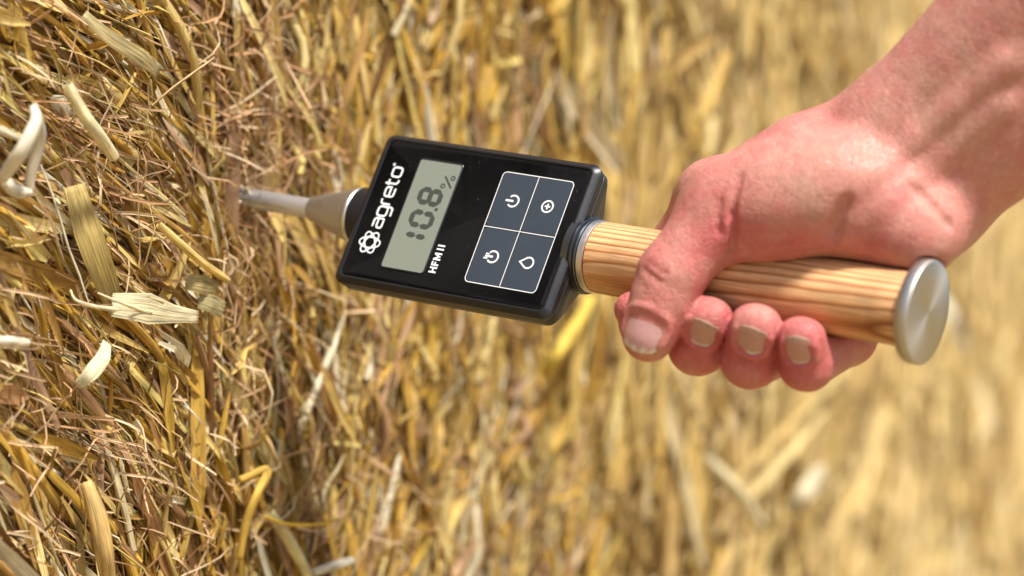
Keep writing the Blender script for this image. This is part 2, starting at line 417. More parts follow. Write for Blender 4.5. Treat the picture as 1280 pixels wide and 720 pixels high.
lay(u, v, rng.normal(-.002, .002, n), angles(u, v, 10), rng.uniform(.03, .11, n), rng.uniform(.0024, .0044, n), 7, TUBE, tints(n, .14, .12), bend=.03)
# fine fibres everywhere
n = 9000; u, v = scatter(n, -.24, .30, -.21, .21)
lay(u, v, rng.normal(-.005, .004, n), angles(u, v, 12), rng.uniform(.015, .07, n), rng.uniform(.0004, .0011, n), 6, TRI, tints(n, .34, .3), bend=.08, curl=.03)
# short odd bits crossing the rest
n = 650; u, v = scatter(n, -.24, .30, -.21, .21)
lay(u, v, rng.normal(.001, .003, n), rng.uniform(-1.5, 1.5, n), rng.uniform(.008, .03, n), rng.uniform(.001, .0035, n), 5, VEE, tints(n, .3, .2), bend=.3, tilt=rng.normal(0, .3, n))
# tangles of chaff and awns, pinkish brown
for (cx, cy, rr, n) in [(300, 105, .028, 210), (318, 165, .022, 150), (300, 300, .018, 70), (318, 210, .013, 60), (40, 60, .03, 90), (120, 330, .025, 80), (290, 390, .02, 60), (20, 470, .03, 80), (60, 600, .04, 120), (330, 560, .03, 60), (140, 200, .02, 70), (210, 640, .03, 60), (430, 330, .03, 60), (470, 640, .05, 80)]:
    cu, cv = on_bale(cx, cy)
    u = cu + rng.normal(0, rr * .9, n); v = cv + rng.normal(0, rr * .8, n)
    c = np.array([[.60, .38, .20], [.68, .47, .27], [.52, .30, .14], [.76, .58, .36]])[rng.integers(0, 4, n)] * rng.uniform(.8, 1.15, (n, 1))
    lay(u, v, rng.normal(.002, .004, n), angles(u, v, 38), rng.gamma(3, .006, n) + .005, rng.uniform(.0005, .0014, n), 6, VEE, c, bend=.22, curl=.07, tilt=rng.normal(0, .35, n))
# far part of the face, tint mixed with more pale cream towards its far end
def mix_cream(c, u):
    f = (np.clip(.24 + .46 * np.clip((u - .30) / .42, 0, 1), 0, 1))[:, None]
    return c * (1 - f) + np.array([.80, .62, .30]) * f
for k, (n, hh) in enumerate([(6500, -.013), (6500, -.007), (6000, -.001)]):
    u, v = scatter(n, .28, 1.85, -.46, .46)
    lay(u, v, rng.normal(hh, .003, n), angles(u, v, 6 + 2 * k), rng.uniform(.07, .26, n), rng.gamma(4, .0008, n) + .001, 5, HALF, mix_cream(tints(n, .10 + .04 * k, .24 - .04 * k), u), bend=.014, wob=.0012, thick=.5, kink=.03)
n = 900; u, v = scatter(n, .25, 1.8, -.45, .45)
lay(u, v, rng.normal(.006, .005, n), angles(u, v, 24), rng.uniform(.04, .15, n), rng.uniform(.004, .011, n), 5, VEE, mix_cream(tints(n, .3, .1), u) * .92, bend=.06, tilt=rng.normal(0, .15, n))
# outskirts, out of the picture
n = 5000; u, v = scatter(n, -.7, 2.2, -.6, .5); k = ~((u > -.22) & (u < 1.8) & (np.abs(v) < .2)); u, v = u[k], v[k]; n = len(u)
lay(u, v, rng.normal(-.004, .004, n), angles(u, v, 14), rng.uniform(.08, .22, n), rng.uniform(.003, .006, n), 5, HALF, tints(n, .1, .25))

bale = bpy.data.objects.new('straw_bale', None); COL.objects.link(bale)
bale.location = Vector(B0 + BU * .5 + BZ * (-.62 - B0[2]) - BN * .4)
tag(bale, 'large pressed bale of golden straw filling the picture behind the meter', 'straw bale')
bpy.context.view_layer.update()
INV = bale.matrix_world.inverted()
def to_bale(V): return V - np.array(bale.location)
# core of the bale
nu, nv = 170, 60
uu, vv = np.meshgrid(np.linspace(-.72, 2.22, nu), np.linspace(-.62 - B0[2], .5, nv), indexing='ij')
front = bale_pt(uu, vv, relief(uu, vv) * .9 - .019).reshape(-1, 3)
idx = np.arange(nu * nv).reshape(nu, nv)
F4 = np.stack([idx[:-1, :-1], idx[1:, :-1], idx[1:, 1:], idx[:-1, 1:]], -1).reshape(-1, 4)
bk = np.array([bale_pt(np.array(a), np.array(b), np.array(-.85)) for a, b in ((-.72, vv[0, 0]), (2.22, vv[0, 0]), (2.22, .5), (-.72, .5))])
me = bpy.data.meshes.new('core')
vs = np.concatenate([front, bk]) - np.array(bale.location); k0 = nu * nv
fl = [list(map(int, f)) for f in F4]
fl += [[k0 + 1, k0, k0 + 3, k0 + 2], [k0, k0 + 1] + [int(i) for i in idx[::-1, 0]], [k0 + 2, k0 + 3] + [int(i) for i in idx[:, -1]],
       [k0 + 3, k0] + [int(i) for i in idx[0, :]], [k0 + 1, k0 + 2] + [int(i) for i in idx[-1, ::-1]]]
me.from_pydata([tuple(p) for p in vs], [], fl); me.update()
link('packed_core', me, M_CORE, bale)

# pick the 300 straws that show largest as parts, the rest stays one mass
cand = []
for bi, (V, tint, ac, al, m, cl, area) in enumerate(BATCH):
    P = V.mean((1, 2)); pp = proj(P)
    Q = proj(V); ext = np.ptp(Q.reshape(len(V), -1, 2), axis=1)
    hgt = (P - B0) @ BN - relief((P - B0) @ BU, P[:, 2] - B0[2]) * .9 - curve((P - B0) @ BU)
    inside = (pp[:, 0] > 5) & (pp[:, 0] < 1275) & (pp[:, 1] > 5) & (pp[:, 1] < 715)
    hid = ((pp[:, 0] > 420) & (pp[:, 0] < 750) & (pp[:, 1] > 170) & (pp[:, 1] < 400)) | ((pp[:, 0] > 820) & (pp[:, 1] < 470) & (pp[:, 1] > 330 - (pp[:, 0] - 820) * .9))
    sc = area * (FPX / (P[:, 1] + CAM_D)) ** 2 * (hgt > -.0035) * inside * ~hid * (pp[:, 0] < 700)
    for i in np.nonzero(sc > 0)[0]: cand.append((sc[i], bi, i))
cand.sort(reverse=True); chosen = {}
for s_, bi, i in cand[:300]: chosen.setdefault(bi, set()).add(int(i))
mv, mf, mt, ms_ = [], [], [], []; off = 0
def strand_mesh(name, V, tint, ac, al, m, cl, origin):
    n, S = V.shape[:2]
    me = mesh_np(name, V.reshape(-1, 3) - origin, strand_faces(n, S, m, cl))
    attr(me, 'tint', 'FLOAT_COLOR', np.concatenate([np.repeat(tint, S * m, 0), np.ones((n * S * m, 1))], 1))
    attr(me, 'suv', 'FLOAT_VECTOR', np.stack([ac.ravel(), al.ravel(), 0 * al.ravel()], 1))
    return me
for bi, (V, tint, ac, al, m, cl, area) in enumerate(BATCH):
    sel = np.zeros(len(V), bool); sel[list(chosen.get(bi, []))] = True
    for i in np.nonzero(sel)[0]:
        org = V[i].mean((0, 1))
        o = link('straw', strand_mesh('straw', V[i:i + 1], tint[i:i + 1], ac[i:i + 1], al[i:i + 1], m, cl, org), M_STRAW, bale)
        o.location = Vector(to_bale(org))
    k = ~sel; Vk = V[k]; n, S = Vk.shape[:2]
    mv.append(Vk.reshape(-1, 3)); mf.append(strand_faces(n, S, m, cl) + off); off += n * S * m
    mt.append(np.repeat(tint[k], S * m, 0)); ms_.append(np.stack([ac[k].ravel(), al[k].ravel(), 0 * al[k].ravel()], 1))
me = mesh_np('straw_mass', np.concatenate(mv) - np.array(bale.location), np.concatenate(mf))
T_ = np.concatenate(mt); attr(me, 'tint', 'FLOAT_COLOR', np.concatenate([T_, np.ones((len(T_), 1))], 1)); attr(me, 'suv', 'FLOAT_VECTOR', np.concatenate(ms_))
tag(link('straw_mass', me, M_STRAW, bale), kind='stuff')

# ------------------------------------------------------------------ loose pieces lying on the bale, each a thing
def resample(pts, S):
    pts = np.array(pts, float); d = np.r_[0, np.linalg.norm(np.diff(pts, axis=0), axis=1).cumsum()]
    # Catmull-Rom through the points
    out = []
    P = np.vstack([2 * pts[0] - pts[1], pts, 2 * pts[-1] - pts[-2]])
    for s in np.linspace(0, d[-1], S):
        i = min(np.searchsorted(d, s, 'right') - 1, len(pts) - 2); t = (s - d[i]) / (d[i + 1] - d[i])
        a, b, c, e = P[i], P[i + 1], P[i + 2], P[i + 3]
        out.append(.5 * (2 * b + (c - a) * t + (2 * a - 5 * b + 4 * c - e) * t ** 2 + (3 * b - a - 3 * c + e) * t ** 3))
    return np.array(out)
def loose(name, pts, width, tint, profile, S=22, roll=0., parent=None, thick=1., jag=0., twist=0.):
    """pts: list of (px, py, height over the bale); width: list along the length (metres)"""
    W = np.array([bale_pt(*map(np.array, on_bale(px, py, h)), np.array(h)) for px, py, h in pts])
    P = resample(W, S)[None]
    T = np.gradient(P, axis=1); T /= np.linalg.norm(T, axis=2, keepdims=True)
    view = CAMP - P[0].mean(0); view /= np.linalg.norm(view); nrm = .6 * view + .4 * BN
    sd = np.cross(T, np.broadcast_to(nrm, T.shape)); sd /= np.linalg.norm(sd, axis=2, keepdims=True); up = np.cross(sd, T)
    tw = roll + twist * np.linspace(0, 1, S)[None, :, None]
    c, q = np.cos(tw), np.sin(tw); side = sd * c + up * q; upv = up * c - sd * q
    wd = np.interp(np.linspace(0, 1, S), np.linspace(0, 1, len(width)), width)[None] * (1 + jag * rng.normal(0, 1, (1, S)))
    V, m, cl = sweep(P, side, upv, wd, wd * thick, profile)
    wm = max(width); f = rng.uniform(0, 9, 2)
    ac = np.linspace(0, 1, m)[None, None] * wm + f[0] + np.zeros((1, S, m)); al = np.linspace(0, 1, S)[None, :, None] * .06 + f[1] + np.zeros((1, S, m))
    org = P[0].mean(0)
    o = link(name, strand_mesh(name, V, np.array([tint], float), ac, al, m, cl, org), M_STRAW, parent)
    o.location = Vector(org) - (parent.location if parent else Vector())
    sol = o.modifiers.new('thickness', 'SOLIDIFY') if not cl else None
    if sol: sol.thickness = .00025
    return o
CREAM = (.86, .77, .50); WHITE = (.82, .76, .60); GOLD = (.62, .40, .08); TAN = (.55, .38, .14)
ARC = [(-.5, -.18), (-.36, .0), (-.18, .13), (0, .18), (.18, .13), (.36, .0), (.5, -.18)]
WAVY = [(-.5, .05), (-.4, -.06), (-.28, .08), (-.15, -.03), (0, .1), (.14, -.04), (.27, .08), (.38, -.05), (.5, .04)]
t = bpy.data.objects.new('loose_husk', None); COL.objects.link(t); t.location = Vector(bale_pt(*map(np.array, on_bale(195, 385, .016)), np.array(.012)))
tag(t, 'broad cream husk with shredded fibres lying across the bale below the metal probe', 'husk')
loose('sheath', [(248, 396, .018), (215, 392, .02), (180, 385, .022), (140, 381, .018)], [.0042, .0068, .0115, .0085], CREAM, WAVY, parent=t, thick=.9)
loose('fibre', [(150, 388, .019), (118, 383, .018), (95, 375, .016), (88, 362, .014)], [.0026, .0018, .0014, .0008], CREAM, ARC, parent=t)
loose('fibre', [(205, 378, .022), (185, 370, .022), (168, 358, .02)], [.001, .0012, .0006], (.8, .66, .36), ARC, parent=t)
loose('fibre', [(190, 392, .022), (150, 378, .024), (122, 366, .02)], [.0012, .0014, .0007], (.84, .74, .48), ARC, parent=t)
tag(loose('loose_straw', [(2, 226, .02), (28, 190, .032), (46, 152, .034), (44, 135, .03), (52, 170, .024), (40, 215, .018), (36, 242, .015)], [.0048, .006, .0055, .0035, .0042, .0045, .004], WHITE, ARC, S=40), 'whitish strip of straw folded over at its top near the left edge', 'straw piece')
tag(loose('loose_straw', [(6, 226, .019), (20, 238, .02), (40, 242, .018)], [.0045, .0055, .003], WHITE, ARC), 'short white straw end lying under the folded whitish strip', 'straw piece')
tag(loose('loose_straw', [(84, 106, .020), (106, 145, .023), (124, 170, .024), (142, 196, .022)], [.0046, .0050, .0052, .0048], (.82, .72, .42), TUBE, S=14), 'cut cream straw stem with a node slanting at upper left of the bale', 'straw stem')
tag(loose('loose_straw', [(134, 428, .018), (128, 448, .022), (112, 468, .022), (97, 483, .018)], [.0035, .0055, .006, .0035], CREAM, WAVY), 'short curled cream husk below the broad shredded husk', 'husk')
tag(loose('loose_straw', [(-14, 426, .02), (12, 427, .022), (37, 429, .02)], [.0038, .004, .003], WHITE, ARC), 'white straw end poking in at the left edge of the picture', 'straw piece')
tag(loose('loose_straw', [(300, 600, .010), (335, 588, .014), (322, 618, .016), (308, 655, .012), (300, 700, .008)], [.003, .0042, .0036, .0042, .003], (.66, .43, .08), ARC, S=34), 'bright yellow straw strip bent sharply near the bottom', 'straw piece')
tag(loose('loose_straw', [(330, 645, .010), (360, 655, .014), (395, 656, .016), (428, 648, .018)], [.0012, .0016, .0016, .0008], (.74, .50, .06), ARC), 'thin yellow curl of straw sticking out near the bottom', 'straw piece')
tag(loose('loose_straw', [(338, 640, .008), (362, 675, .010), (388, 722, .010)], [.0045, .0055, .005], (.80, .70, .34), ARC), 'pale green yellow straw blade slanting at the bottom edge', 'straw piece')
tag(loose('loose_straw', [(392, 716, .008), (415, 708, .012), (440, 701, .013)], [.0035, .004, .0036], WHITE, TUBE, S=10), 'small whitish straw stub at the bottom edge right of the slanting pale blade', 'straw stem')
tag(loose('loose_straw', [(198, 280, .014), (225, 304, .018), (252, 328, .018), (284, 350, .014)], [.0030, .0034, .0034, .003], (.78, .58, .20), TUBE, S=12), 'straight golden straw stem slanting below and left of the probe tip', 'straw stem')
tag(loose('loose_straw', [(92, 232, .006), (105, 275, .009), (122, 325, .010), (148, 392, .006)], [.008, .011, .010, .007], (.56, .42, .15), WAVY), 'wide dull tan straw blade running down left of the probe', 'straw blade')
tag(loose('leaf_flake', [(232, 352, .012), (250, 355, .015), (272, 360, .013)], [.006, .0075, .004], (.52, .42, .18), WAVY), 'dull olive leaf flake beside the broad husk, upper of two', 'leaf flake')
tag(loose('leaf_flake', [(248, 376, .012), (264, 380, .014), (280, 388, .013)], [.006, .007, .006], (.56, .48, .25), WAVY), 'dull olive leaf flake beside the broad husk, lower of two', 'leaf flake')
tag(loose('loose_straw', [(105, 18, .014), (135, 45, .017), (175, 72, .017), (198, 92, .012)], [.003, .0055, .0055, .003], (.74, .62, .32), WAVY), 'pale split straw blade slanting in the upper left corner', 'straw piece')
tag(loose('loose_straw', [(190, 132, .018), (215, 110, .022), (240, 92, .022), (268, 72, .018)], [.0011, .0014, .0014, .001], (.66, .46, .24), TRI), 'thin tan stalk crossing the tangled chaff above the probe', 'straw piece')
tag(loose('loose_straw', [(108, 602, .008), (122, 640, .012), (132, 690, .012), (138, 730, .008)], [.005, .008, .008, .006], (.70, .48, .18), ARC), 'broad golden straw blade at the lower left', 'straw blade')
tag(loose('loose_straw', [(1178, 372, .02), (1194, 405, .03), (1212, 440, .02)], [.006, .009, .005], WHITE, WAVY), 'blurred white straw behind the metal end cap', 'straw piece')
tag(loose('loose_straw', [(985, 640, .02), (1010, 610, .03), (1030, 585, .02)], [.008, .013, .007], (.84, .74, .50), WAVY), 'blurred whitish husk far along the bale below the hand', 'husk')
tag(loose('loose_straw', [(682, 470, .012), (700, 440, .02), (722, 408, .02), (742, 372, .012)], [.006, .008, .008, .006], (.74, .54, .10), ARC), 'blurred yellow straw blade slanting just below the meter case', 'straw blade')
tag(loose('loose_straw', [(880, 570, .012), (915, 605, .018), (955, 660, .012)], [.007, .009, .007], (.82, .72, .44), ARC), 'blurred pale straw slanting below the fingertips', 'straw piece')

# ------------------------------------------------------------------ the moisture meter
MW = Matrix(((MA[0], MB_[0], MN[0], MC[0]), (MA[1], MB_[1], MN[1], MC[1]), (MA[2], MB_[2], MN[2], MC[2]), (0, 0, 0, 1)))
meter = bpy.data.objects.new('moisture_meter', None); COL.objects.link(meter); meter.matrix_world = MW
tag(meter, 'black hand-held straw moisture meter with display, steel probe and wooden handle', 'moisture meter')
M_CASE = simple('black plastic', (.010, .011, .014), .38, bump=(900, .15), spec=.55, vary=.09)
M_FACE = simple('black foil', (.010, .011, .014), .36, bump=(1600, .08), vary=.13)
M_WHITE = simple('white print', (.78, .79, .80), .5)
M_KEY = simple('slate foil', (.034, .047, .066), .42, bump=(1600, .1), vary=.13)
M_LCD = simple('display glass', (.205, .232, .196), .26, bump=(700, .03))
M_SEG = simple('display segment', (.052, .060, .054), .35)
M_STEEL = brushed_metal('steel', (.72, .75, .80), .32)
M_CONE = brushed_metal('matt nickel', (.56, .55, .54), .42)
M_ALU = brushed_metal('turned aluminium', (.56, .54, .50), .44, True)
M_RING = brushed_metal('satin ring', (.80, .79, .76), .38)
M_GUN = brushed_metal('dark threaded metal', (.16, .18, .21), .34)
M_STEEL.node_tree.nodes['Principled BSDF'].inputs['Metallic'].default_value = .8
M_WOOD = wood_material()

def rrect(hw, hh, r, seg=7):
    pts = []
    for cx, cy, a0 in ((hw - r, hh - r, 0), (-hw + r, hh - r, 90), (-hw + r, -hh + r, 180), (hw - r, -hh + r, 270)):
        for k in range(seg + 1):
            a = R(a0 + 90 * k / seg); pts.append((cx + r * math.cos(a), cy + r * math.sin(a)))
    return pts
def loft(levels, name, mat, parent, cap0=True, cap1=True):
    """levels: (n, hw, hh, r) in millimetres"""
    bm = bmesh.new(); rings = []
    for z, hw, hh, r in levels:
        rings.append([bm.verts.new((x * .001, y * .001, z * .001)) for x, y in rrect(hw, hh, min(r, hh - .01, hw - .01))])
    for a, b in zip(rings, rings[1:]):
        for i in range(len(a)): bm.faces.new((a[i], a[(i + 1) % len(a)], b[(i + 1) % len(a)], b[i]))
    if cap0: bm.faces.new(rings[0])
    if cap1: bm.faces.new(list(reversed(rings[-1])))
    return bm_link(name, bm, mat, parent, 28)
HWm, HHm = 49.7, 32.5
loft([(-.55, 46.5, 29.6, 2.2), (-.15, 46.7, 29.8, 2.4), (0, 47.2, 30.2, 2.6), (-.08, 47.6, 30.55, 2.8), (-1.4, 49.2, 32.0, 3.6), (-1.9, HWm, HHm, 3.9), (-5.2, HWm + .1, HHm + .1, 4.9), (-5.5, HWm - .2, HHm - .2, 4.8), (-5.5, 30, 20, 4)], 'front_shell', M_CASE, meter, True, True)
loft([(-5.7, 40, 25, 4), (-5.7, HWm - .5, HHm - .5, 4.8), (-6.0, HWm - .1, HHm - .1, 4.9), (-9.2, HWm - .1, HHm - .2, 4.6), (-10.8, HWm - .5, HHm - 1.0, 5), (-13.5, HWm - 1.0, 28.8, 6), (-17, HWm - 1.5, 23.5, 6), (-20.5, HWm - 2, 18, 6), (-24, HWm - 2.8, 12.6, 6), (-26.8, HWm - 4, 8, 5), (-28.2, HWm - 6.5, 4, 3)], 'back_shell', M_CASE, meter)
bm = bmesh.new(); bm.faces.new([bm.verts.new((x * .001, y * .001, -.00040)) for x, y in rrect(46.4, 29.5, 2.1)])
bmesh.ops.solidify(bm, geom=bm.faces[:], thickness=.0001)
bm_link('face_foil', bm, M_FACE, meter)
ZF = -.00022     # flat print lies on the foil

def lathe(name, prof, mat, parent, seg=64, axis_n=-.01363, closed=False):
    """prof: (A, r) in millimetres about the handle axis"""
    bm = bmesh.new(); rings = []
    for a, r in prof:
        if r < .01: rings.append([bm.verts.new((a * .001, 0, axis_n))] * seg)
        else: rings.append([bm.verts.new((a * .001, r * .001 * math.cos(k * 2 * math.pi / seg), axis_n + r * .001 * math.sin(k * 2 * math.pi / seg))) for k in range(seg)])
    for p, q in zip(rings, rings[1:]):
        for i in range(seg):
            j = (i + 1) % seg; f = []
            for v_ in (p[i], p[j], q[j], q[i]):
                if v_ not in f: f.append(v_)
            if len(f) > 2: bm.faces.new(f)
    bmesh.ops.translate(bm, verts=bm.verts, vec=(0, 0, -axis_n))
    o = bm_link(name, bm, mat, parent, 30); o.location = (0, 0, axis_n); return o
lathe('probe_tube', [(-135, 0), (-133, 1.5), (-126, 4.1), (-79.5, 4.1), (-79.5, 0)], M_STEEL, meter)
lathe('probe_cone', [(-81, 0), (-81, 4.4), (-80.4, 5.0), (-79.5, 5.2), (-60, 10.9), (-58.8, 11.1), (-58.3, 0)], M_CONE, meter)
lathe('washer', [(-58.2, 0), (-58.2, 11.6), (-57.8, 11.9), (-56.8, 11.9), (-56.4, 11.6), (-56.4, 0)], M_RING, meter)
lathe('front_collar', [(-56.3, 0), (-56.3, 11.6), (-55.5, 12.2), (-47, 12.6), (-46, 0)], M_CASE, meter)
lathe('rear_collar', [(46, 0), (46, 15.2), (48.9, 15.2), (49.2, 14.3), (49.7, 14.3), (50.0, 15.0), (50.7, 15.0), (51, 14.1), (51.4, 14.1), (51.7, 14.6), (52.0, 14.5), (52.1, 0)], M_GUN, meter)
lathe('metal_ring', [(52.1, 0), (52.1, 13.7), (52.4, 14.1), (54.4, 14.0), (54.7, 13.6), (54.7, 0)], M_RING, meter)
hprof = [(54.8, 0), (54.8, 12.8), (55.3, 13.6)] + [(a, 13.75 + .2 * math.sin((a - 55) / 130 * math.pi)) for a in np.linspace(57, 184, 24)] + [(185.2, 13.6), (185.4, 0)]
HANDLE_R = .0138
lathe('wooden_handle', hprof, M_WOOD, meter, 96)
lathe('end_cap', [(185.5, 0), (185.5, 18.0), (186.0, 18.8), (186.6, 19.0), (189.8, 19.0), (190.5, 18.7), (190.8, 18.1), (190.8, 9), (190.8, 0)], M_ALU, meter, 128)

# ---- flat print: strokes in millimetres; text frame: x = up across the face, y = towards the probe
def P3(tx, ty, z): return (-ty * .001, tx * .001, z)
def stroke_bm(bm, pts, wd, closed=False, z=ZF, h=.00006):
    pts = [np.array(p, float) for p in pts]; n = len(pts); L_, R_ = [], []
    for i in range(n):
        a = pts[i - 1] if (i > 0 or closed) else pts[i]; c = pts[(i + 1) % n] if (i < n - 1 or closed) else pts[i]
        d1 = pts[i] - a; d2 = c - pts[i]
        l1, l2 = np.linalg.norm(d1), np.linalg.norm(d2)
        d1 = d1 / l1 if l1 > 1e-9 else d2 / l2; d2 = d2 / l2 if l2 > 1e-9 else d1
        n1 = np.array([-d1[1], d1[0]]); n2 = np.array([-d2[1], d2[0]]); mm = n1 + n2; mm /= np.linalg.norm(mm) + 1e-9
        k = wd / 2 / max(.45, mm @ n1); L_.append(pts[i] + mm * k); R_.append(pts[i] - mm * k)
    vl = [bm.verts.new(P3(*p, z + h)) for p in L_]; vr = [bm.verts.new(P3(*p, z + h)) for p in R_]
    for i in range(n if closed else n - 1):
        j = (i + 1) % n; bm.faces.new((vl[i], vl[j], vr[j], vr[i]))
def arc(cx, cy, rx, ry, a0, a1, k=14): return [(cx + rx * math.cos(R(a0 + (a1 - a0) * i / k)), cy + ry * math.sin(R(a0 + (a1 - a0) * i / k))) for i in range(k + 1)]
def poly_bm(bm, pts, z=ZF, h=.00006): bm.faces.new([bm.verts.new(P3(*p, z + h)) for p in pts])
def print_obj(name, bm, mat, parent):
    bmesh.ops.recalc_face_normals(bm, faces=bm.faces)
    for f in bm.faces:
        if f.normal.z < 0: f.normal_flip()
    return bm_link_keep(name, bm, mat, parent)
def bm_link_keep(name, bm, mat, parent):
    me = bpy.data.meshes.new(name); bm.to_mesh(me); bm.free(); return link(name, me, mat, parent)

# wordmark "agreto" with its mark; baseline at y=ty0 (towards the handle), letters run up the face
def rr_loop(x, y, wd, ht, r): return [(x + wd / 2 + px, y + ht / 2 + py) for px, py in rrect(wd / 2, ht / 2, r, 4)]
bl, xh, st = 35.95, 4.25, .82         # baseline, x height, stroke
def letters():
    X = -8.1; out = []
    w_ = 4.05; g_ = 1.12
    def a(x): return [([(x + .35, bl + xh), (x + w_ - 1.1, bl + xh), (x + w_ - .25, bl + xh - .35), (x + w_, bl + xh - 1.1), (x + w_, bl)], 0),
                      ([(x + w_, bl + 2.45), (x + 1.0, bl + 2.45), (x + .2, bl + 2.1), (x, bl + 1.3), (x + .2, bl + .35), (x + 1., bl), (x + w_, bl)], 0)]
    def g2(x): return [(rr_loop(x, bl, w_, xh, 1.2), 1), ([(x + w_, bl + 1.5), (x + w_, bl - 1.0), (x + w_ - .3, bl - 1.8), (x + w_ - 1.1, bl - 2.1), (x + .3, bl - 2.1)], 0)]
    def r(x): return [([(x, bl - .1), (x, bl + xh - 1.2), (x + .3, bl + xh - .3), (x + 1.1, bl + xh), (x + 2.1, bl + xh)], 0)]
    def e(x): return [([(x + w_ - .3, bl), (x + 1.1, bl), (x + .3, bl + .3), (x, bl + 1.1), (x, bl + xh - 1.1), (x + .3, bl + xh - .3), (x + 1.1, bl + xh), (x + w_ - 1.1, bl + xh), (x + w_ - .3, bl + xh - .3), (x + w_, bl + xh - 1.1), (x + w_, bl + 2.05), (x, bl + 2.05)], 0)]
    def t_(x): return [([(x + .5, bl + xh + 1.4), (x + .5, bl + 1.1), (x + .8, bl + .3), (x + 1.5, bl), (x + 2.3, bl)], 0), ([(x - .35, bl + xh - .1), (x + 2.2, bl + xh - .1)], 0)]
    def o_(x): return [(rr_loop(x, bl, w_, xh, 1.2), 1)]
    for fn, adv in ((a, w_), (g2, w_), (r, 2.2), (e, w_), (t_, 2.4), (o_, w_)):
        out.append(fn(X)); X += adv + g_
    return out, X
brand, xe = letters()
NAMEPLATE = bpy.data.objects.new('wordmark', None); COL.objects.link(NAMEPLATE); NAMEPLATE.parent = meter
for strokes in brand:
    bm = bmesh.new()
    for k, (pts, cl) in enumerate(strokes): stroke_bm(bm, pts, st, bool(cl), h=.00006 + .00001 * k)
    print_obj('letter', bm, M_WHITE, NAMEPLATE)
bm = bmesh.new(); stroke_bm(bm, arc(xe - .1, bl + xh + .5, .38, .38, 0, 360, 12)[:-1], .45, True); print_obj('round_mark', bm, M_WHITE, NAMEPLATE)
# atom emblem: three looping ellipses round a centre
bm = bmesh.new()
for k in range(3):
    c, s = math.cos(R(30 + 60 * k)), math.sin(R(30 + 60 * k)); e_ = arc(0, 0, 4.8, 2.25, 0, 360, 36)[:-1]
    stroke_bm(bm, [(-14.6 + x * c - y * s, 38.5 + x * s + y * c) for x, y in e_], .62, True, h=.00006 + .00001 * k)
print_obj('emblem', bm, M_WHITE, meter)

# "HFM II"
bm = bmesh.new(); x0, b0, ht, sw = -22.2, 4.35, 3.3, .70
z_ = [0]
def S_(pts):
    z_[0] += 1; stroke_bm(bm, [(x0 + x * .86, b0 + y) for x, y in pts], sw, h=.00006 + .000004 * z_[0])
S_([(0, 0), (0, ht)]); S_([(2.1, 0), (2.1, ht)]); S_([(0, ht / 2), (2.1, ht / 2)])
S_([(3.5, 0), (3.5, ht)]); S_([(3.5, ht - .35), (5.2, ht - .35)]); S_([(3.5, ht / 2), (5.0, ht / 2)])
S_([(6.2, 0), (6.2, ht)]); S_([(6.25, ht - .1), (7.6, .9), (8.95, ht - .1)]); S_([(9.0, 0), (9.0, ht)])
S_([(11.2, 0), (11.2, ht)]); S_([(13.0, 0), (13.0, ht)])
print_obj('model_lettering', bm, M_WHITE, meter)

# display window with frame
bm = bmesh.new(); hw, hh = 9.85, 23.5; cx = -19.7
rings = []
for d, z in ((.55, -.00012), (.35, .00002), (0, .00002), (-.15, -.0003)):
    rings.append([bm.verts.new(((cx + x) * .001, y * .001, z)) for x, y in rrect(hw + d, hh + d, 1.2 + d, 5)])
for a, b in zip(rings, rings[1:]):
    for i in range(len(a)): bm.faces.new((a[i], a[(i + 1) % len(a)], b[(i + 1) % len(a)], b[i]))
disp = bm_link('display_frame', bm, M_FACE, meter)
bm = bmesh.new(); bm.faces.new([bm.verts.new(((cx + x) * .001, y * .001, -.00018)) for x, y in rrect(hw - .05, hh - .05, 1.1, 5)])
bm.faces.ensure_lookup_table()
if bm.faces[0].normal.z < 0: bm.faces[0].normal_flip()
screen = bm_link_keep('display', bm, M_LCD, meter)
# digits "1 0. 8 %": seven segment bars (text frame, mm)
def seg_bar(bm, p, q, wd, z):
    p, q = np.array(p), np.array(q); d = (q - p) / np.linalg.norm(q - p); nn = np.array([-d[1], d[0]])
    e = wd * .5
    poly_bm(bm, [p, p + d * e + nn * e, q - d * e + nn * e, q, q - d * e - nn * e, p + d * e - nn * e], -.00018, z)
def digit(ch, x, y, wd, ht, sl=.06, sw=2.2):
    bm = bmesh.new(); g = .02
    def sk(px, py): return (x + px + py * sl, y + py)
    T, M_, Bq = ht, ht / 2, 0
    bars = {'a': ((g, T), (wd - g, T)), 'b': ((wd, T - g), (wd, M_ + g)), 'c': ((wd, M_ - g), (wd, g)), 'd': ((wd - g, 0), (g, 0)),
            'e': ((0, g), (0, M_ - g)), 'f': ((0, M_ + g), (0, T - g)), 'g': ((g, M_), (wd - g, M_))}
    for s in {'1': 'bc', '0': 'abcdef', '8': 'abcdefg'}[ch]:
        p, q = bars[s]; seg_bar(bm, sk(*p), sk(*q), sw, .00003)
    return print_obj('digit', bm, M_SEG, screen)
by, dh = 14.6, 9.3
digit('1', -13.6, by, 4.6, dh); digit('0', -4.6, by, 5.4, dh); digit('8', 5.2, by, 5.4, dh)
bm = bmesh.new(); poly_bm(bm, [(2.7, by - .9), (4.0, by - .9), (4.0, by + .5), (2.7, by + .5)], -.00018, .00003); print_obj('decimal_point', bm, M_SEG, screen)
bm = bmesh.new(); stroke_bm(bm, [(13.0, 11.4), (17.8, 15.9)], .85, z=-.00018, h=.00003)
stroke_bm(bm, arc(13.5, 15.4, .85, .85, 0, 360, 10)[:-1], .6, True, z=-.00018, h=.00003); stroke_bm(bm, arc(17.3, 12.1, .85, .85, 0, 360, 10)[:-1], .6, True, z=-.00018, h=.00003)
print_obj('percent_sign', bm, M_SEG, screen)

